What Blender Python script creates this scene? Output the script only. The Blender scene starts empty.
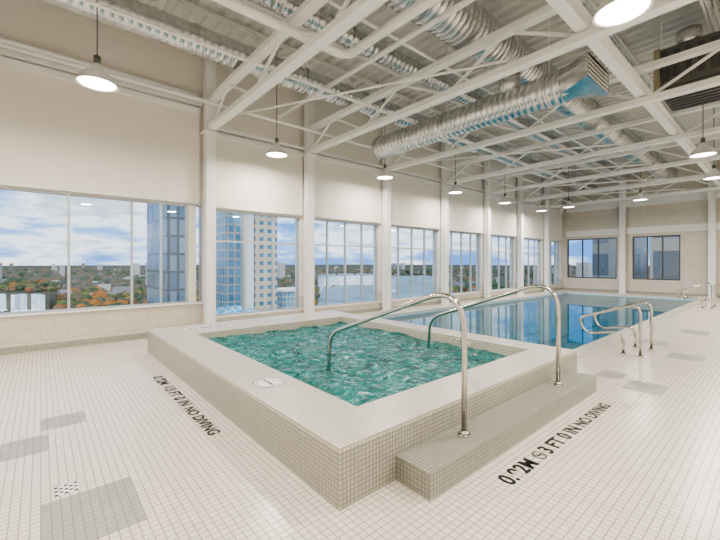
import bpy, math, random
from mathutils import Vector, Matrix
random.seed(7)
scene=bpy.context.scene
COL=scene.collection
try:
    scene.view_settings.look='AgX - Medium High Contrast'
except Exception: pass

# ------------------------------------------------------------ materials
def new_mat(name):
    m=bpy.data.materials.new(name); m.use_nodes=True
    return m, m.node_tree.nodes, m.node_tree.links, m.node_tree.nodes['Principled BSDF']
def pmat(name,col,rough=.5,metal=0.0,noise=0.0,nscale=4.0,emit=None,estr=0,spec=None,stretch=None):
    m,n,l,b=new_mat(name)
    b.inputs['Base Color'].default_value=(*col,1); b.inputs['Roughness'].default_value=rough
    b.inputs['Metallic'].default_value=metal
    if spec is not None: b.inputs['Specular IOR Level'].default_value=spec
    if noise>0:
        tc=n.new('ShaderNodeTexCoord'); t=n.new('ShaderNodeTexNoise'); t.inputs['Scale'].default_value=nscale
        t.inputs['Detail'].default_value=4
        r=n.new('ShaderNodeMapRange'); r.inputs[1].default_value=.3; r.inputs[2].default_value=.7; r.inputs[3].default_value=1-noise; r.inputs[4].default_value=1+noise
        mx=n.new('ShaderNodeVectorMath'); mx.operation='SCALE'; mx.inputs[0].default_value=col
        mp=n.new('ShaderNodeMapping'); mp.inputs['Scale'].default_value=stretch or (1,1,1)
        l.new(tc.outputs['Object'],mp.inputs[0]); l.new(mp.outputs[0],t.inputs['Vector']); l.new(t.outputs[0],r.inputs[0]); l.new(r.outputs[0],mx.inputs['Scale'])
        l.new(mx.outputs[0],b.inputs['Base Color'])
    if emit:
        b.inputs['Emission Color'].default_value=(*emit,1); b.inputs['Emission Strength'].default_value=estr
    return m
def tile_mat(name,c1,c2,grout,size,axis,rough=.4,mortar=.003,w=None,offset=0.0,bump=.15,metal=0.0,spec=.5):
    m,n,l,b=new_mat(name)
    tc=n.new('ShaderNodeTexCoord'); s=n.new('ShaderNodeSeparateXYZ'); c=n.new('ShaderNodeCombineXYZ')
    l.new(tc.outputs['Object'],s.inputs[0])
    a={'x':('Y','Z'),'y':('X','Z'),'z':('X','Y')}[axis]
    l.new(s.outputs[a[0]],c.inputs[0]); l.new(s.outputs[a[1]],c.inputs[1])
    t=n.new('ShaderNodeTexBrick'); t.offset=offset; t.squash=1.0
    t.inputs['Scale'].default_value=1; t.inputs['Brick Width'].default_value=w or size; t.inputs['Row Height'].default_value=size
    t.inputs['Mortar Size'].default_value=mortar; t.inputs['Mortar Smooth'].default_value=.1
    t.inputs['Color1'].default_value=(*c1,1); t.inputs['Color2'].default_value=(*c2,1); t.inputs['Mortar'].default_value=(*grout,1)
    l.new(c.outputs[0],t.inputs['Vector']); l.new(t.outputs['Color'],b.inputs['Base Color'])
    b.inputs['Roughness'].default_value=rough; b.inputs['Metallic'].default_value=metal
    if bump>0:
        bp=n.new('ShaderNodeBump'); bp.invert=True; bp.inputs['Strength'].default_value=bump; bp.inputs['Distance'].default_value=.002
        l.new(t.outputs['Fac'],bp.inputs['Height']); l.new(bp.outputs[0],b.inputs['Normal'])
    return m
def tile3(name,*a,**k):
    return tuple(tile_mat(name+'_'+ax,*a,ax,**k) for ax in 'xyz')

M_floor=tile_mat('floor_mosaic',(.79,.72,.63),(.72,.655,.565),(.39,.335,.27),.052,'z',rough=.24,mortar=.0035)
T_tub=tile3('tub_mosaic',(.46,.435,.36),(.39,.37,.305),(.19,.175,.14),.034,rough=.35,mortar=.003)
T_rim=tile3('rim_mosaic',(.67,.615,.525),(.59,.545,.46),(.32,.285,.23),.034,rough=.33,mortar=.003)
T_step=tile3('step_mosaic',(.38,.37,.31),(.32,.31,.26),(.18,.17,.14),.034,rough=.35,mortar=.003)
T_pool=tile3('pool_mosaic',(.56,.67,.70),(.50,.62,.66),(.40,.48,.52),.1,rough=.3,mortar=.004)
T_basin=tile3('basin_mosaic',(.62,.65,.61),(.54,.58,.54),(.4,.42,.38),.05,rough=.3,mortar=.004)
T_wall=tile3('wall_tile',(.66,.60,.52),(.61,.555,.48),(.45,.405,.345),.2,rough=.3,mortar=.004,w=.4,offset=.5)
M_inlay=tile_mat('gray_mosaic',(.42,.395,.345),(.36,.34,.295),(.25,.23,.20),.052,'z',rough=.35,mortar=.0035)
M_white=pmat('white_paint',(.84,.825,.79),.5)
M_wall=pmat('warm_white_wall',(.80,.755,.685),.7,noise=.015)
M_steelp=pmat('painted_steel',(.86,.845,.81),.45)
M_deck=pmat('painted_deck',(.70,.69,.66),.6)
M_frame=pmat('window_aluminium',(.50,.52,.54),.35,.3)
M_dark=pmat('dark_frame',(.10,.10,.10),.4,.3)
M_black=pmat('black_marking',(.012,.012,.012),.5)
M_chrome=pmat('stainless_steel',(.60,.57,.53),.16,1.0)
M_galv=pmat('galvanised_duct',(.68,.685,.68),.27,1.0,noise=.14,nscale=6)
M_grey=pmat('grey_equipment',(.16,.155,.14),.5,.3)
M_brown=pmat('unit_panel',(.38,.32,.22),.6)
M_blind=pmat('roller_blind_fabric',(.80,.75,.67),.75,noise=.01)
M_lens=pmat('lamp_lens',(.9,.9,.9),.4,emit=(1,.93,.82),estr=11)

def glass_mat():
    m,n,l,b=new_mat('window_glass'); n.remove(b); o=n['Material Output']
    t=n.new('ShaderNodeBsdfTransparent'); t.inputs[0].default_value=(.93,.97,.98,1)
    g=n.new('ShaderNodeBsdfGlossy'); g.inputs['Roughness'].default_value=.01
    mx=n.new('ShaderNodeMixShader'); mx.inputs[0].default_value=.04
    l.new(t.outputs[0],mx.inputs[1]); l.new(g.outputs[0],mx.inputs[2]); l.new(mx.outputs[0],o.inputs[0]); return m
M_glass=glass_mat()
def water_mat(name,tint,body,bodyfac,scale,dist,strength,bscale,dark,foam=0,ior=1.33):
    m,n,l,b=new_mat(name); n.remove(b); o=n['Material Output']
    tc=n.new('ShaderNodeTexCoord')
    nz=n.new('ShaderNodeTexNoise'); nz.inputs['Scale'].default_value=scale; nz.inputs['Detail'].default_value=4; nz.inputs['Distortion'].default_value=.8
    l.new(tc.outputs['Object'],nz.inputs['Vector'])
    bp=n.new('ShaderNodeBump'); bp.inputs['Strength'].default_value=strength; bp.inputs['Distance'].default_value=dist
    l.new(nz.outputs[0],bp.inputs['Height'])
    fr=n.new('ShaderNodeFresnel'); fr.inputs[0].default_value=ior; l.new(bp.outputs[0],fr.inputs['Normal'])
    g=n.new('ShaderNodeBsdfGlossy'); g.inputs['Roughness'].default_value=.02; l.new(bp.outputs[0],g.inputs['Normal'])
    t=n.new('ShaderNodeBsdfTransparent'); t.inputs[0].default_value=(*tint,1)
    d=n.new('ShaderNodeBsdfDiffuse')
    rp=n.new('ShaderNodeValToRGB'); e=rp.color_ramp.elements
    e[0].position=.38; e[0].color=(body[0]*dark*.6,body[1]*dark,body[2]*dark,1); e[1].position=.58; e[1].color=(*body,1)
    if foam:
        x=e.new(.63); x.color=(.28,.68,.62,1); x=e.new(.69); x.color=(.82,.95,.91,1)
    n2=n.new('ShaderNodeTexNoise'); n2.inputs['Scale'].default_value=bscale; n2.inputs['Detail'].default_value=8; n2.inputs['Roughness'].default_value=.66; n2.inputs['Distortion'].default_value=1.5
    l.new(tc.outputs['Object'],n2.inputs['Vector']); l.new(n2.outputs[0],rp.inputs[0]); l.new(rp.outputs[0],d.inputs[0]); l.new(bp.outputs[0],d.inputs['Normal'])
    m1=n.new('ShaderNodeMixShader'); m1.inputs[0].default_value=bodyfac; l.new(t.outputs[0],m1.inputs[1]); l.new(d.outputs[0],m1.inputs[2])
    m2=n.new('ShaderNodeMixShader'); l.new(fr.outputs[0],m2.inputs[0]); l.new(m1.outputs[0],m2.inputs[1]); l.new(g.outputs[0],m2.inputs[2])
    l.new(m2.outputs[0],o.inputs[0]); return m
M_tubwater=water_mat('hot_tub_water',(.12,.60,.55),(.07,.40,.365),.66,6.0,.15,1.0,4.5,.32,foam=1,ior=1.38)
M_poolwater=water_mat('pool_water',(.08,.50,.66),(.03,.30,.42),.35,1.4,.006,.2,1.5,.8,ior=1.42)

# ------------------------------------------------------------ mesh builder
class MB:
    def __init__(s,name): s.name=name; s.v=[]; s.f=[]; s.mi=[]; s.mats=[]; s.sm=[]
    def m(s,mat):
        if mat not in s.mats: s.mats.append(mat)
        return s.mats.index(mat)
    def face(s,pts,mat,smooth=False):
        i=len(s.v); s.v+= [tuple(p) for p in pts]; s.f.append(list(range(i,i+len(pts)))); s.mi.append(s.m(mat)); s.sm.append(smooth)
    def box(s,lo,hi,mat):
        x0,y0,z0=lo; x1,y1,z1=hi
        mx,my,mz=mat if isinstance(mat,tuple) else (mat,)*3
        i=len(s.v)
        s.v+=[(x0,y0,z0),(x1,y0,z0),(x1,y1,z0),(x0,y1,z0),(x0,y0,z1),(x1,y0,z1),(x1,y1,z1),(x0,y1,z1)]
        for q,mm in (((0,3,2,1),mz),((4,5,6,7),mz),((0,1,5,4),my),((2,3,7,6),my),((1,2,6,5),mx),((3,0,4,7),mx)):
            s.f.append([i+k for k in q]); s.mi.append(s.m(mm)); s.sm.append(False)
    def rings(s,rings,mat,smooth=True,cap=True):
        mi=s.m(mat); base=len(s.v); k=len(rings[0])
        for r in rings: s.v+=[tuple(p) for p in r]
        for a in range(len(rings)-1):
            for j in range(k):
                p=base+a*k; q=p+k
                s.f.append([p+j,p+(j+1)%k,q+(j+1)%k,q+j]); s.mi.append(mi); s.sm.append(smooth)
        if cap:
            s.f.append([base+j for j in range(k)][::-1]); s.mi.append(mi); s.sm.append(False)
            p=base+(len(rings)-1)*k
            s.f.append([p+j for j in range(k)]); s.mi.append(mi); s.sm.append(False)
    def ico(s,c,r,mi,jit=.15,zs=1):
        k=len(s.v)
        for v in iv: s.v.append((c[0]+v.x*r*random.uniform(1-jit,1+jit),c[1]+v.y*r*random.uniform(1-jit,1+jit),c[2]+v.z*r*zs*random.uniform(1-jit,1+jit)))
        for q in jf: s.f.append([k+w for w in q]); s.mi.append(mi); s.sm.append(False)
    def sweep(s,path,rad,mat,seg=10,cap=True,smooth=True):
        path=[Vector(p) for p in path]; R=rad if isinstance(rad,(list,tuple)) else [rad]*len(path)
        t0=(path[1]-path[0]).normalized(); up=Vector((0,0,1)) if abs(t0.z)<.9 else Vector((1,0,0))
        n=t0.cross(up).normalized(); rings=[]
        for i,p in enumerate(path):
            if i==0: t=t0
            elif i==len(path)-1: t=(path[i]-path[i-1]).normalized()
            else:
                t=((path[i+1]-path[i]).normalized()+(path[i]-path[i-1]).normalized()).normalized()
            n=(n-t*n.dot(t)).normalized(); b=t.cross(n)
            rings.append([p+(n*math.cos(2*math.pi*j/seg)+b*math.sin(2*math.pi*j/seg))*R[i] for j in range(seg)])
        s.rings(rings,mat,smooth,cap)
    def done(s,parent=None,col=None):
        me=bpy.data.meshes.new(s.name); me.from_pydata(s.v,[],s.f)
        for m in s.mats: me.materials.append(m)
        me.polygons.foreach_set('material_index',s.mi); me.polygons.foreach_set('use_smooth',s.sm); me.update()
        o=bpy.data.objects.new(s.name,me); COL.objects.link(o)
        if parent: o.parent=parent
        return o
phi=(1+5**.5)/2
iv=[Vector(v).normalized() for v in ((-1,phi,0),(1,phi,0),(-1,-phi,0),(1,-phi,0),(0,-1,phi),(0,1,phi),(0,-1,-phi),(0,1,-phi),(phi,0,-1),(phi,0,1),(-phi,0,-1),(-phi,0,1))]
jf=[(0,11,5),(0,5,1),(0,1,7),(0,7,10),(0,10,11),(1,5,9),(5,11,4),(11,10,2),(10,7,6),(7,1,8),(3,9,4),(3,4,2),(3,2,6),(3,6,8),(3,8,9),(4,9,5),(2,4,11),(6,2,10),(8,6,7),(9,8,1)]
def fillet(pts,r,n=8):
    pts=[Vector(p) for p in pts]; out=[pts[0]]
    for i in range(1,len(pts)-1):
        a,b,c=pts[i-1],pts[i],pts[i+1]; u=(a-b).normalized(); w=(c-b).normalized()
        ang=u.angle(w); d=min(r/math.tan(ang/2),(a-b).length*.49,(c-b).length*.49)
        p0=b+u*d; p2=b+w*d
        for k in range(n+1):
            t=k/n; out.append(p0*(1-t)**2+b*2*t*(1-t)+p2*t*t)
    out.append(pts[-1]); return out

X0,X1,Y0,Y1=-3.0,24.6,-3.0,9.23
ZD=6.9
# ------------------------------------------------------------ floor
TUB=(1.5,5.72,1.95,7.77); TIN=(2.05,5.25,2.42,6.72); TZ=.42
PO=(7.4,22.6,2.65,8.2)
f=MB('floor')
xs=[X0-.3,TIN[0]-.1,TIN[1]+.1,PO[0],PO[1],X1+.3]; ys=[Y0-.3,TIN[2]-.1,PO[2],TIN[3]+.1,PO[3],Y1+.35]
for i in range(5):
    for j in range(5):
        cx=(xs[i]+xs[i+1])/2; cy=(ys[j]+ys[j+1])/2
        if TIN[0]-.1<cx<TIN[1]+.1 and TIN[2]-.1<cy<TIN[3]+.1: continue
        if PO[0]<cx<PO[1] and PO[2]<cy<PO[3]: continue
        f.face([(xs[i],ys[j],0),(xs[i+1],ys[j],0),(xs[i+1],ys[j+1],0),(xs[i],ys[j+1],0)],M_floor)
for (a,b) in (((X0-.3,Y0-.3),(X1+.3,Y0-.3)),((X1+.3,Y0-.3),(X1+.3,Y1+.35)),((X1+.3,Y1+.35),(X0-.3,Y1+.35)),((X0-.3,Y1+.35),(X0-.3,Y0-.3))):
    f.face([(a[0],a[1],-2.2),(b[0],b[1],-2.2),(b[0],b[1],0),(a[0],a[1],0)],M_white)
f.done()

def basin(name,inn,ztop,zbot,mats,flip=True):
    b=MB(name); x0,x1,y0,y1=inn
    b.face([(x0,y0,zbot),(x1,y0,zbot),(x1,y1,zbot),(x0,y1,zbot)],mats[2])
    b.face([(x0,y0,zbot),(x0,y0,ztop),(x1,y0,ztop),(x1,y0,zbot)],mats[1])
    b.face([(x0,y1,zbot),(x1,y1,zbot),(x1,y1,ztop),(x0,y1,ztop)],mats[1])
    b.face([(x0,y0,zbot),(x0,y1,zbot),(x0,y1,ztop),(x0,y0,ztop)],mats[0])
    b.face([(x1,y0,zbot),(x1,y0,ztop),(x1,y1,ztop),(x1,y1,zbot)],mats[0])
    return b
# ------------------------------------------------------------ hot tub
b=basin('hot_tub',TIN,.001,-.55,T_basin)
bw=.38; e_=.003
for (lo,hi) in (((TIN[0]+e_,TIN[2]+e_),(TIN[0]+bw,TIN[3]-bw-e_)),((TIN[1]-bw,TIN[2]+e_),(TIN[1]-e_,TIN[3]-bw-e_)),((TIN[0]+e_,TIN[3]-bw),(TIN[1]-e_,TIN[3]-e_))):
    b.box((*lo,-.55),(*hi,-.12),T_basin)
x0,x1,y0,y1=TUB; i0,i1,j0,j1=TIN
def ringbox(b,o,i,z0,z1,mats):
    b.box((o[0],o[2],z0),(i[0],o[3],z1),mats); b.box((i[1],o[2],z0),(o[1],o[3],z1),mats)
    b.box((i[0],o[2],z0),(i[1],i[2],z1),mats); b.box((i[0],i[3],z0),(i[1],o[3],z1),mats)
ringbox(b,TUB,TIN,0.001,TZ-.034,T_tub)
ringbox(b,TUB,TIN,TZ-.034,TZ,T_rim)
L=.008
b.box((i0,j0,.18),(i0+L,j1,TZ-.036),T_rim); b.box((i1-L,j0,.18),(i1,j1,TZ-.036),T_rim)
b.box((i0+L,j0,.18),(i1-L,j0+L,TZ-.036),T_rim); b.box((i0+L,j1-L,.18),(i1-L,j1,TZ-.036),T_rim)
tub=b.done()
def waves(name,rect,z,nx,ny,amp,mat,parent):
    w=MB(name); x0,x1,y0,y1=rect
    from mathutils import noise
    mi=w.m(mat)
    for j in range(ny+1):
        for i in range(nx+1):
            x=x0+(x1-x0)*i/nx; y=y0+(y1-y0)*j/ny
            h=noise.noise(Vector((x*2.2,y*2.2,1)))*amp+noise.noise(Vector((x*6,y*6,4)))*amp*.6+noise.noise(Vector((x*13,y*13,7)))*amp*.25
            w.v.append((x,y,z+h))
    for j in range(ny):
        for i in range(nx):
            a=j*(nx+1)+i; w.f.append([a,a+1,a+nx+2,a+nx+1]); w.mi.append(mi); w.sm.append(True)
    return w.done(parent)
waves('water_surface',(i0+L,i1-L,j0+L,j1-L),.295,150,200,.042,M_tubwater,tub)
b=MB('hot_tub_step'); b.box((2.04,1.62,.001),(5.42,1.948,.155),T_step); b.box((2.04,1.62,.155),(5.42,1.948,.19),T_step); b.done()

# ------------------------------------------------------------ pool
b=basin('swimming_pool',PO,0,-1.5,T_pool)
M_edge=pmat('pool_edge_blue_tile',(.05,.16,.26),.3)
cop=(PO[0]-.3,PO[1]+.3,PO[2]-.3,PO[3]+.3)
ringbox(b,cop,PO,.001,.025,T_rim)
for k in range(4):
    b.box((PO[0]+e_,PO[2]+e_,-1.5+.3*k),(PO[0]+.35*(4-k),PO[2]+2.2,-1.5+.3*(k+1)-.001),T_pool)
for yy in (4.4,6.3):
    b.box((PO[0]+2,yy-.12,-1.499),(PO[1]-1,yy+.12,-1.492),M_edge)
pool=b.done()
waves('water_surface',(PO[0]+e_,PO[1]-e_,PO[2]+e_,PO[3]-e_),-.07,60,30,.002,M_poolwater,pool)

# ------------------------------------------------------------ walls with windows
COLX=[3.05,5.85,9.0,12.3,15.5,18.7,21.9]
wall=MB('wall_window_side')
WT=.3
openings=[(-2.6,2.64,.70,3.03)]
edges=COLX+[24.45]
openings.append((2.80,2.96,.70,3.03))
for a,c in zip(edges[:-1],edges[1:]):
    openings.append((a+.16,c-(.16 if c<24 else .12),.32,2.98))
def wallX(w,y0,y1,xa,xb,z1,ops,low,up,tilez):
    x=xa
    for (a,c,s,t) in ops:
        if a>x: 
            w.box((x,y0,0),(a,y1,tilez),low); w.box((x,y0,tilez),(a,y1,z1),up)
        w.box((a,y0,0),(c,y1,s),low); w.box((a,y0,t),(c,y1,z1),up); x=c
    w.box((x,y0,0),(xb,y1,tilez),low); w.box((x,y0,tilez),(xb,y1,z1),up)
wallX(wall,Y1,Y1+WT,X0,X1+.3,ZD,openings,T_wall,M_wall,.68)
wall.done()
s=MB('trim_1'); s.box((X0,Y1-.05,.68),(2.98,Y1+.02,.715),M_white); s.done()
s=MB('trim_2'); s.box((3.0,Y1-.04,.30),(X1,Y1+.02,.33),M_white); s.done()
s=MB('baseboard_window_side'); s.box((X0,Y1-.015,0.001),(X1,Y1,.12),T_tub); s.done()
s=MB('trim_5'); s.box((X0,Y1-.16,5.36),(2.9,Y1,5.44),M_white); s.box((3.2,Y1-.16,4.9),(X1,Y1,4.98),M_white); s.done()
wn=0
def window(ax,plane,a,c,z0,z1,mull,trans,fm,fw=.042):
    global wn; wn+=1
    w=MB('window_%d'%wn); d=.04
    def bx(u0,u1,za,zb,p0,p1,mat):
        if ax=='x': w.box((u0,p0,za),(u1,p1,zb),mat)
        else: w.box((p0,u0,za),(p1,u1,zb),mat)
    p=plane
    bx(a,a+fw,z0,z1,p-d,p+d,fm); bx(c-fw,c,z0,z1,p-d,p+d,fm)
    bx(a+fw,c-fw,z0,z0+fw,p-d,p+d,fm); bx(a+fw,c-fw,z1-fw,z1,p-d,p+d,fm)
    for m in mull: bx(m-fw/2,m+fw/2,z0+fw,z1-fw,p-d,p+d,fm)
    for t in trans: bx(a+fw,c-fw,t-fw/2,t+fw/2,p-d+.01,p+d-.01,fm)
    bx(a+fw,c-fw,z0+fw,z1-fw,p-.004,p+.004,M_glass)
    return w.done()
window('x',Y1+.12,-2.6,2.64,.70,3.03,[-1.62,-.6,.42,1.50,2.07],[],M_frame)
window('x',Y1+.12,2.80,2.96,.70,3.03,[],[],M_frame,.02)
for k,(a,c,z0,z1) in enumerate(openings[2:]):
    n=3 if k==0 else 4
    window('x',Y1+.12,a,c,z0,z1,[a+(c-a)*i/n for i in range(1,n)],[2.2],M_frame)
FO=[(3.6,5.62,.75,3.1),(6.35,8.95,.75,3.1)]
w=MB('wall_far'); y=Y0-.3
for (a,c,s0,t0) in FO+[(Y1,Y1,0,0)]:
    if c>a:
        w.box((X1,y,0),(X1+WT,a,1.5),T_wall); w.box((X1,y,1.5),(X1+WT,a,ZD),T_wall)
        w.box((X1,a,0),(X1+WT,c,s0),T_wall); w.box((X1,a,t0),(X1+WT,c,ZD),T_wall); y=c
    else: w.box((X1,y,0),(X1+WT,Y1,ZD),T_wall)
w.done()
s=MB('trim_3'); s.box((X1-.06,Y0,3.25),(X1,8.98,3.6),M_white); s.done()
s=MB('trim_4'); s.box((X1-.12,Y0,4.75),(X1,8.98,5.2),M_white); s.done()
for (a,c,z0,z1) in FO:
    window('y',X1+.12,a,c,z0,z1,[a+(c-a)*.36,a+(c-a)*.68],[],M_dark,.06)
w=MB('wall_back'); w.box((X0-.3,Y0-.3,0),(X1,Y0,ZD),M_wall); w.done()
w=MB('wall_near'); w.box((X0-.3,Y0,0),(X0,Y1,ZD),M_wall); w.done()
s=MB('baseboard_far'); s.box((X1-.015,Y0,0.001),(X1,Y1-.02,.12),T_tub); s.done()

for cx in COLX:
    b=MB('steel_column')
    b.box((cx-.11,8.92,0),(cx+.11,9.14,ZD-.02),M_white); b.box((cx-.17,8.86,0.001),(cx+.17,9.2,.02),M_white)
    b.box((cx-.17,8.86,4.72),(cx+.17,9.2,4.76),M_white)
    b.done()
for cy in (6.0,2.4,-1):
    b=MB('steel_column'); b.box((24.2,cy-.13,.001),(24.46,cy+.13,ZD-.02),M_white); b.box((24.14,cy-.19,.001),(24.52,cy+.19,.02),M_white); b.done()

def blind(xa,xb,z0,z1):
    b=MB('roller_blind'); b.box((xa,9.165,z0),(xb,9.175,z1),M_blind)
    b.sweep([(xa,9.17,z0),(xb,9.17,z0)],.018,M_white,8)
    b.box((xa,9.12,z1),(xb,9.215,z1+.12),M_white)
    b.done()
blind(-2.9,2.86,3.06,5.2)
for a,c in zip(edges[:-1],edges[1:]): blind(a+.13,c-.13,3.02,4.72)

# ------------------------------------------------------------ ceiling deck
b=MB('ceiling'); x=X0-.3; p=.30
while x<X1+.3:
    prof=[(x,0),(x+.11,0),(x+.15,.07),(x+.26,.07),(x+.30,0)]
    for q,r in zip(prof[:-1],prof[1:]):
        b.face([(q[0],Y0-.3,ZD+q[1]),(q[0],Y1+.3,ZD+q[1]),(r[0],Y1+.3,ZD+r[1]),(r[0],Y0-.3,ZD+r[1])],M_deck)
    x+=p
b.box((X0-.3,Y0-.3,ZD+.1),(X1+.4,Y1+.35,ZD+.4),M_deck)
b.done()
for cx in [-2.8]+COLX:
    b=MB('roof_girder'); zb,zt=4.85,5.48
    b.box((cx-.09,Y0+.01,zb-.06),(cx+.09,8.90,zb+.05),M_steelp); b.box((cx-.09,Y0+.01,zt-.05),(cx+.09,8.90,zt+.05),M_steelp)
    y=Y0+.05; k=0
    while y<8.8:
        yn=min(y+1.2,8.88); za,zc=(zb,zt) if k%2==0 else (zt,zb)
        b.sweep([(cx,y,za),(cx,yn,zc)],.030,M_steelp,6,smooth=False)
        y+=1.2;k+=1
    b.done()
for jy in [-2.2,-.6,1.0,2.6,4.7,6.4,7.9]:
    b=MB('bar_joist'); zb,zt=6.38,6.85
    for z in (zb,zt):
        b.box((X0+.02,jy-.05,z-.03),(X1-.02,jy-.01,z+.03),M_steelp); b.box((X0+.02,jy+.01,z-.03),(X1-.02,jy+.05,z+.03),M_steelp)
    x=X0+.05;k=0
    while x<X1-.8:
        za,zc=(zb,zt) if k%2==0 else (zt,zb)
        b.sweep([(x,jy,za),(x+.7,jy,zc)],.015,M_steelp,5,smooth=False); x+=.7;k+=1
    b.done()
for jy in (1.9,-1.2):
    b=MB('tie_beam'); b.box((X0+.01,jy-.08,4.92),(X1-.01,jy+.08,4.94),M_steelp); b.box((X0+.01,jy-.01,4.94),(X1-.01,jy+.01,5.12),M_steelp); b.box((X0+.01,jy-.08,5.12),(X1-.01,jy+.08,5.14),M_steelp); b.done()
for a,c in zip(COLX[:-1],COLX[1:]):
    if a==5.85: continue
    b=MB('cross_brace_rod'); b.sweep([(a+.1,8.3,4.95),(c-.1,3.0,4.95)],.022,M_steelp,6); b.done()

# ------------------------------------------------------------ ducts
def duct(b,p,q,r,pitch=.13,seg=24):
    p=Vector(p);q=Vector(q); L=(q-p).length; n=int(L/pitch); path=[];R=[]
    for i in range(n+1):
        t=i/n
        for dt,rr in ((-.012,r),(-.005,r+.007),(.005,r+.007),(.012,r)):
            tt=t+dt/L
            if 0<=tt<=1: path.append(p.lerp(q,tt)); R.append(rr)
    b.sweep(path,R,M_galv,seg)
    k=.3; d=(q-p).normalized(); 
    while k<L:
        c=p+d*k; b.sweep([c-d*.025,c+d*.025],r+.022,M_galv,seg); 
        b.sweep([c+Vector((0,0,r)),(c.x,c.y,ZD-.01)],.010,M_steelp,5)
        k+=2.4
b=MB('spiral_duct'); duct(b,(X0+.05,7.25,5.82),(23.5,7.25,5.82),.26); b.done()
b=MB('spiral_duct'); duct(b,(X0+.05,3.85,5.96),(23.0,3.85,5.96),.38); b.done()
b=MB('spiral_duct'); duct(b,(X0+.05,5.55,6.02),(23.0,5.55,6.02),.18); b.done()
b=MB('spiral_duct')
duct(b,(7.5,2.75,5.0),(7.5,7.7,5.0),.30)
b.sweep([(7.5,7.7,5.0),(7.5,7.8,5.0)],.32,M_galv,24)
N=24; rg=[]
for k in range(6):
    t=k/5; ring=[]
    for j in range(N):
        a=2*math.pi*j/N; cx,cz=math.cos(a),math.sin(a)
        mm=max(abs(cx),abs(cz)); sx,sz=cx/mm*.55,cz/mm*.2
        ring.append((7.5+(1-t)*cx*.30+t*sx,2.75-.55*t,5.0+(1-t)*cz*.30+t*sz))
    rg.append(ring)
b.rings(rg,M_galv,False,False)
b.box((7.0,2.24,4.83),(8.0,2.25,5.17),M_grey)
for k in range(5): b.box((6.98,2.205,4.84+k*.075),(8.02,2.22,4.86+k*.075),M_white)
b.sweep([(7.5,3.85,5.2),(7.5,3.85,5.65)],.22,M_galv,20)
b.done()
b=MB('spiral_duct'); duct(b,(X0+.05,.1,5.95),(23.0,.1,5.95),.25); b.done()

def pipe(name,pts,r,fr=.25,mat=M_steelp):
    b=MB(name); P=fillet(pts,fr) if len(pts)>2 else pts; b.sweep(P,r,mat,14)
    b.done()
pipe('ceiling_pipe',[(X0+.05,5.0,5.22),(4.0,5.0,5.22),(4.0,Y0+.05,5.22)],.075)
pipe('ceiling_pipe',[(X0+.05,6.35,5.28),(24.2,6.35,5.28)],.03)
pipe('ceiling_pipe',[(X0+.05,8.6,5.3),(24.2,8.6,5.3)],.04)
pipe('ceiling_pipe',[(4.6,8.5,5.38),(4.6,Y0+.05,5.38)],.045)
pipe('ceiling_pipe',[(10.4,8.5,5.4),(10.4,Y0+.05,5.4)],.05)
pipe('ceiling_pipe',[(X0+.05,9.12,5.6),(2.8,9.12,5.6)],.06)
pipe('sprinkler_pipe',[(X0+.05,4.55,5.62),(24.2,4.55,5.62)],.028)
b=MB('ceiling_fan_coil_unit')
b.box((9.5,.75,5.2),(11.2,1.75,5.95),M_grey)
for k in range(9): b.box((9.55+k*.18,.77,5.15),(9.64+k*.18,1.72,5.2),M_dark)
for k in range(5): b.box((9.46,.85+k*.18,5.3),(9.5,.95+k*.18,5.86),M_dark)
b.box((9.44,.70,5.14),(9.5,.8,5.97),M_brown); b.box((9.44,1.7,5.14),(9.5,1.80,5.97),M_brown); b.box((9.5,1.75,5.14),(11.2,1.8,5.97),M_galv)
b.sweep([(9.8,1.3,5.95),(9.8,1.3,6.3)],.2,M_galv,16)
for (hx,hy) in ((9.6,.8),(11.1,.8),(9.6,1.7),(11.1,1.7)): b.sweep([(hx,hy,5.9),(hx,hy,ZD)],.012,M_steelp,5)
b.done()

# ------------------------------------------------------------ pendant lamps
def lamp(x,y,z,power=84):
    b=MB('pendant_lamp')
    prof=[(.03,.30),(.06,.27),(.09,.20),(.16,.15),(.22,.08),(.25,0.0),(.265,-.01),(.245,-.008),(.21,.03)]
    rg=[[(x+r*math.cos(2*math.pi*j/28),y+r*math.sin(2*math.pi*j/28),z+h) for j in range(28)] for r,h in prof]
    b.rings(rg,M_white,True,False)
    b.sweep([(x,y,z+.29),(x,y,z+.40)],.045,M_grey,12)
    b.sweep([(x,y,z+.4),(x,y,ZD)],.010,M_grey,6)
    b.sweep([(x,y,z+.005),(x,y,z+.03)],.235,M_lens,28)
    o=b.done()
    L=bpy.data.lights.new('lamp_light','AREA'); L.shape='DISK'; L.size=.42; L.energy=power; L.color=(1,.955,.885)
    lo=bpy.data.objects.new('lamp_light',L); COL.objects.link(lo); lo.location=(x,y,z-.015); lo.parent=o
LP=[(.62,6.56)]+[(4.3+3.65*k,8.05) for k in range(5)]+[(18.6,6.7),(18.7,4.0),(12.06,1.35),(15.6,1.5),(4.55,1.13),(8.3,-1.6),(20,1.4),(.6,1.1),(-1.8,3.5),(-2,6.6),(1.5,-1.6),(5,-1.6),(12,-1.6),(16,-1.6),(21,-1.6)]  # last entries, behind and beside the view: unseen lamps added to brighten the room
for x,y in LP: lamp(x,y,4.25)

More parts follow.
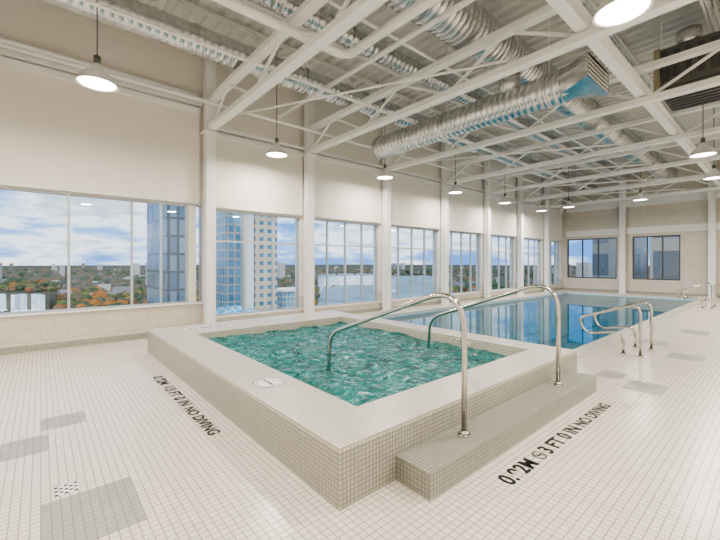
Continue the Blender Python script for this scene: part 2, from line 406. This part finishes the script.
# ------------------------------------------------------------ handrails
def tubrail(x):
    b=MB('hot_tub_handrail')
    P=fillet([(x,1.80,.192),(x,1.80,1.47),(x,3.72,.78),(x,3.78,-.12)],.3,12)
    b.sweep(P,.024,M_chrome,16)
    b.sweep([(x,1.80,.191),(x,1.80,.205)],.055,M_chrome,20); b.sweep([(x,1.80,.205),(x,1.80,.235)],[.05,.03],M_chrome,20)
    b.done()
tubrail(2.72); tubrail(4.68)
def poolrail(x,y):
    b=MB('pool_handrail')
    P=fillet([(x,y,.025),(x,y,.95),(x,y+1.0,.58),(x,y+.85,.30),(x,y+.25,.42),(x,y+.25,.025)],.16,8)
    b.sweep(P,.024,M_chrome,14)
    for yy in (y,y+.25): b.sweep([(x,yy,.002),(x,yy,.03)],.05,M_chrome,16)
    b.done()
poolrail(7.95,1.7); poolrail(8.75,1.7); poolrail(18.2,1.8); poolrail(19.0,1.8)

# ------------------------------------------------------------ floor marks
def text(s,loc,rotz,size,name='depth_marking',ex=.0008,xr=0):
    c=bpy.data.curves.new(name,'FONT'); c.body=s; c.size=size; c.extrude=ex; c.offset=.0045*size/.17
    c.space_character=1.05
    o=bpy.data.objects.new('tmp',c); COL.objects.link(o)
    bpy.context.view_layer.update()
    me=bpy.data.meshes.new_from_object(o.evaluated_get(bpy.context.evaluated_depsgraph_get()))
    bpy.data.objects.remove(o)
    me.materials.clear(); me.materials.append(M_black)
    q=bpy.data.objects.new(name,me); q.location=loc; q.rotation_euler=(xr,0,rotz); COL.objects.link(q); return q
text("0.92M",(2.64,1.34,.002),0,.18); text("3 FT 0 IN",(3.33,1.34,.002),0,.18); text("NO DIVING",(4.13,1.34,.002),0,.16)
text("0.92M",(1.22,6.0,.002),-math.pi/2,.18); text("3 FT 0 IN",(1.22,5.30,.002),-math.pi/2,.18); text("NO DIVING",(1.22,4.48,.002),-math.pi/2,.16)
def nodive(x,y,z,r):
    b=MB('no_diving_marking'); N=28
    for rr0,rr1 in ((r,r*.82),):
        for j in range(N):
            a=2*math.pi*j/N;c=2*math.pi*(j+1)/N
            b.face([(x+rr1*math.cos(a),y+rr1*math.sin(a),z),(x+rr0*math.cos(a),y+rr0*math.sin(a),z),(x+rr0*math.cos(c),y+rr0*math.sin(c),z),(x+rr1*math.cos(c),y+rr1*math.sin(c),z)],M_black)
    b.face([(x-r*.65,y+r*.5,z),(x-r*.5,y+r*.65,z),(x+r*.65,y-r*.5,z),(x+r*.5,y-r*.65,z)],M_black)
    b.face([(x-r*.5,y-.1*r,z+.0005),(x+r*.5,y-.1*r,z+.0005),(x+r*.5,y+.1*r,z+.0005),(x-r*.5,y+.1*r,z+.0005)],M_black)
    b.done()
nodive(3.24,1.40,.003,.06); nodive(1.29,5.37,.003,.06)
M_sign=pmat('white_tile_sign',(.8,.78,.74),.3)
b=MB('rim_sign_tile'); 
N=28; b.face([(1.78+.16*math.cos(2*math.pi*j/N),3.5+.16*math.sin(2*math.pi*j/N),TZ+.002) for j in range(N)],M_sign)
for r0,r1,mm in ((.15,.163,M_grey),(.125,.132,M_grey)):
    for j in range(N):
        a=2*math.pi*j/N;c=2*math.pi*(j+1)/N
        b.face([(1.78+r0*math.cos(a),3.5+r0*math.sin(a),TZ+.0025),(1.78+r1*math.cos(a),3.5+r1*math.sin(a),TZ+.0025),(1.78+r1*math.cos(c),3.5+r1*math.sin(c),TZ+.0025),(1.78+r0*math.cos(c),3.5+r0*math.sin(c),TZ+.0025)],mm)
b.done()
text("NO DIVING",(1.76,3.605,TZ+.003),-math.pi/2,.038)
b=MB('rim_sign_tile'); b.box((2.0,7.15,TZ+.0005),(2.9,7.4,TZ+.002),M_sign); b.done()
text("0.92M 3FT",(2.05,7.2,TZ+.0035),0,.17)
b=MB('rim_sign_tile'); b.box((TIN[1]-.014,3.35,.33),(TIN[1]-.0085,3.75,.38),M_sign); b.done()
text("3 FT 0 IN",(TIN[1]-.016,3.73,.335),-math.pi/2,.055,xr=math.pi/2)
def inlay(x,y,w,h):
    s=.052; x=round(x/s)*s; y=round(y/s)*s; w=round(w/s)*s; h=round(h/s)*s
    b=MB('gray_tile_inlay'); b.box((x,y,.0004),(x+w,y+h,.0015),M_inlay); b.done()
for a in ((-.02,2.70,.52,.62),(-.42,4.25,.45,.42),(.0,4.78,.36,.36),(5.85,1.05,.5,.4),(6.2,1.55,.4,.3),(8.3,.95,.5,.45),(9.4,1.6,.5,.4),(11.5,1.2,.6,.5),(-1.2,6.0,.5,.5)): inlay(*a)
def drain(x,y,s):
    b=MB('floor_drain'); b.box((x,y,.0015),(x+s,y+s,.004),M_white)
    n=5
    for i in range(n):
        for j in range(n):
            if (i+j)%2==0: b.box((x+s*(i+.1)/n,y+s*(j+.1)/n,.004),(x+s*(i+.9)/n,y+s*(j+.9)/n,.0045),M_black)
    b.done()
drain(.07,3.37,.14); drain(.05,6.9,.1)

# ------------------------------------------------------------ exterior
G=-80
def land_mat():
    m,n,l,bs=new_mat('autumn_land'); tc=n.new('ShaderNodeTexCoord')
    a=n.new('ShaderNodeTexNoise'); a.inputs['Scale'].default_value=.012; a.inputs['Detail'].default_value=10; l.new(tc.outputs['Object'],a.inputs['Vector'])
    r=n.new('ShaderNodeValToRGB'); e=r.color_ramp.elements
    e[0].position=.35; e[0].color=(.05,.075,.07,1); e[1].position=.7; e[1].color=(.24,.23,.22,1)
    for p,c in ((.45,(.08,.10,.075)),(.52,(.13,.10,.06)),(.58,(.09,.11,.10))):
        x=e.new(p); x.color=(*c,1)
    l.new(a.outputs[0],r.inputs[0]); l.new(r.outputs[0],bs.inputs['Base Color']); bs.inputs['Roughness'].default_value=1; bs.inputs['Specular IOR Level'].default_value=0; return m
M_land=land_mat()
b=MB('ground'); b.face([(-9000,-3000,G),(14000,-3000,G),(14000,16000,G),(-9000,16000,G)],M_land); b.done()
def P(u,t):
    r=(u-360)/370; return (t*(.757*r+.653),t*(-.653*r+.757))
M_river=pmat('river_water',(.20,.29,.31),.6,noise=.35,nscale=.012,spec=.25)
M_rock=pmat('gorge_rock',(.13,.12,.09),1,noise=.4,nscale=.05,spec=0)
M_fall=pmat('waterfall_foam',(.72,.76,.78),1,noise=.28,nscale=.22,spec=0,stretch=(1,1,.12))
M_mist=pmat('waterfall_mist',(.8,.83,.85),1,spec=0)
riv1=[P(-90,400),P(50,400),P(62,660),P(-90,670)]
riv2=[P(310,330),P(400,330),P(430,900),P(460,2400),P(340,2300),P(318,1500)]
b=MB('river')
for rv in (riv1,riv2): b.face([(x,y,G+.5) for x,y in rv],M_river)
b.done()
def falls(ulist,top,depth,tops,mist,name='waterfall'):
    b=MB(name)
    pts=[P(u,t) for u,t,k in ulist]
    for i,(p,q) in enumerate(zip(pts[:-1],pts[1:])):
        mt=M_fall if ulist[i][2] else M_rock
        n=Vector((*p,0)).normalized(); n2=n*-20
        b.face([(p[0]+n2.x*.5,p[1]+n2.y*.5,G),(q[0]+n2.x*.5,q[1]+n2.y*.5,G),(*q,top),(*p,top)],mt)
        n=n*depth
        b.face([(*p,top),(*q,top),(q[0]+n.x,q[1]+n.y,top),(p[0]+n.x,p[1]+n.y,top)],tops)
        L_=(Vector(q)-Vector(p)).length
        for k in range(max(2,int(L_/mist))):
            s=random.random(); c=(p[0]+(q[0]-p[0])*s+n2.x*random.uniform(.6,1.8),p[1]+(q[1]-p[1])*s+n2.y*random.uniform(.6,1.8),G+1)
            wet=ulist[i][2]
            b.ico(c,random.uniform(3,6)*(1 if wet else .8),b.m(M_mist if wet and random.random()<.7 else M_rock),.3,.7)
    b.face([(*pts[-1],G),(*pts[-1],top),(pts[-1][0]+n.x,pts[-1][1]+n.y,top),(pts[-1][0]+n.x,pts[-1][1]+n.y,G)],M_rock)
    b.done()
ul=[];u=-90
while u<50:
    wet=1 if (u<-20 or -14<u<5 or 9<u<24 or 30<u<42) else 0
    ul.append((u,638+random.uniform(-10,10)+(0 if wet else -6),wet)); u+=random.uniform(2.5,5.5)
ul.append((57,660,0))
falls(ul,-52,330,M_land,3)
falls([(318,1100,1),(324,1250,1),(338,1350,1),(356,1400,1),(376,1350,1),(390,1200,1),(396,1050,1)],-46,300,M_river,12)
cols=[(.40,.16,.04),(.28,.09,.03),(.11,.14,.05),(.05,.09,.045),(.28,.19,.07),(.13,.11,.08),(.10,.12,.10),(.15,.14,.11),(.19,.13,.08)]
TM=[pmat('foliage_%d'%i,c,1,spec=0) for i,c in enumerate(cols)]
b=MB('autumn_trees')
for m in TM: b.m(m)
def pin(x,y,poly):
    c=False;j=len(poly)-1
    for i in range(len(poly)):
        if (poly[i][1]>y)!=(poly[j][1]>y) and x<(poly[j][0]-poly[i][0])*(y-poly[i][1])/(poly[j][1]-poly[i][1])+poly[i][0]: c=not c
        j=i
    return c
cnt=0
while cnt<6500:
    t=260*math.exp(random.random()*2.6); u=random.uniform(-90,640); x,y=P(u,t); z0=G
    if u<54 and 665<t<955: z0=-52
    elif pin(x,y,riv1) or pin(x,y,riv2) or (u<60 and 600<t<1000): continue
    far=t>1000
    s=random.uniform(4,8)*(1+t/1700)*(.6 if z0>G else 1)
    mi=random.choice([6,6,7,3,8,5] if far else [0,1,2,2,3,3,3,4,5,5,8])  # far trees get a muted set: distance haze put into the foliage colour
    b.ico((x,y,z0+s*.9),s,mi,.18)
    cnt+=1
b.done()
b=MB('city_skyline'); BM=[pmat('building_%d'%i,c,.8,spec=.1) for i,c in enumerate([(.42,.41,.40),(.28,.28,.28),(.5,.49,.48),(.24,.19,.16)])]
for k in range(620):
    t=random.uniform(800,4200); u=random.uniform(-80,600); x,y=P(u,t)
    if pin(x,y,riv1) or pin(x,y,riv2) or (u<60 and t<1100): continue
    w=random.uniform(12,40); d=random.uniform(12,36); h=random.uniform(8,22) if random.random()<.92 else random.uniform(40,85)
    b.box((x-w/2,y-d/2,G),(x+w/2,y+d/2,G+h),random.choice(BM))
b.done()
TG=tile3('tower_facade',(.07,.27,.40),(.18,.46,.60),(.55,.52,.46),3.2,rough=.15,mortar=.38,w=2.6,bump=0)
TB=tile3('tower_stone',(.05,.18,.28),(.10,.28,.40),(.66,.55,.42),3.2,rough=.4,mortar=.85,w=3.4,bump=0)
b=MB('glass_tower')
cx,cy=P(250,150)
b.box((cx-13,cy-8,G),(cx-2,cy+14,45),TG); b.box((cx-2,cy-6,G),(cx+9,cy+14,38),TB); b.box((cx-6,cy-10,G),(cx-3,cy-8,48),M_wall)
b.box((cx-13.6,cy-8.6,45),(cx-1.4,cy+14.6,46),M_wall)
b.done()
b=MB('office_building'); cx,cy=P(176,70)
TO=tile3('office_facade',(.14,.20,.26),(.28,.36,.43),(.12,.13,.14),3.3,rough=.2,mortar=.25,w=1.6,bump=0)
b.box((cx-2.2,cy-2,G),(cx+2.4,cy+14,60),TO); b.box((cx-2.5,cy-2.3,60),(cx+2.7,cy+14.3,61),M_wall); b.done()
b=MB('hotel_building'); cx,cy=P(290,240)
b.box((cx-11,cy-10,G),(cx+9,cy+12,-16),TG); b.box((cx-12,cy-11,-16),(cx+10,cy+13,-15),M_wall); b.done()
b=MB('glazed_dome'); cx,cy=P(232,110); MDm=tile_mat('dome_glass',(.03,.36,.55),(.08,.48,.65),(.7,.75,.78),2.2,'z',rough=.2,mortar=.25,bump=0)
rg=[[(cx+13*math.cos(a)*math.cos(2*math.pi*j/28),cy+13*math.cos(a)*math.sin(2*math.pi*j/28),-21+10*math.sin(a)) for j in range(28)] for a in [k*math.pi/2/8 for k in range(8)]]
b.rings([[ (p[0],p[1],G) for p in rg[0]]]+rg,MDm,False); b.done()
TN=tile3('neighbour_facade',(.16,.18,.20),(.30,.33,.35),(.46,.43,.38),3.0,rough=.3,mortar=.5,w=3.5,bump=0)
b=MB('neighbouring_building'); b.box((34,-12,G),(50,6.7,14),TN); b.box((33.7,-12.3,14),(50.3,7.0,15),M_wall); b.done()
b=MB('neighbouring_building'); b.box((40,9.6,G),(48,12.3,12),TN); b.box((39.7,9.3,12),(48.3,12.6,13),M_wall); b.done()
S=bpy.data.lights.new('sun','SUN'); S.energy=2.4; S.angle=.03; S.color=(1,.95,.88)
so=bpy.data.objects.new('sun',S); COL.objects.link(so); so.rotation_euler=Vector((.45,.75,-.6)).to_track_quat('-Z','Y').to_euler(); so.location=(0,0,60)

# ------------------------------------------------------------ world
w=bpy.data.worlds.new('sky'); scene.world=w; w.use_nodes=True; n=w.node_tree.nodes; l=w.node_tree.links
bg=n['Background']; tc=n.new('ShaderNodeTexCoord'); mp=n.new('ShaderNodeMapping'); mp.inputs['Scale'].default_value=(1,1,4.0)
nz=n.new('ShaderNodeTexNoise'); nz.inputs['Scale'].default_value=4.6; nz.inputs['Detail'].default_value=9; nz.inputs['Roughness'].default_value=.58
r=n.new('ShaderNodeValToRGB'); e=r.color_ramp.elements
e[0].position=.42; e[0].color=(.13,.30,.68,1); e[1].position=.56; e[1].color=(.95,.96,1.0,1)
x=e.new(.485); x.color=(.33,.51,.84,1); x=e.new(.63); x.color=(.48,.55,.66,1); x=e.new(.74); x.color=(.85,.88,.92,1)
l.new(tc.outputs['Generated'],mp.inputs[0]); l.new(mp.outputs[0],nz.inputs['Vector']); l.new(nz.outputs[0],r.inputs[0]); l.new(r.outputs[0],bg.inputs[0])
bg.inputs[1].default_value=1.9

# ------------------------------------------------------------ camera
cam=bpy.data.cameras.new('camera'); co=bpy.data.objects.new('camera',cam); COL.objects.link(co)
co.location=(0,0,1.65); co.rotation_euler=(math.pi/2,0,-math.atan2(.653,.757))
cam.lens=18.5; cam.sensor_width=36; cam.shift_y=-7/720; cam.clip_end=30000; cam.clip_start=.05
scene.camera=co
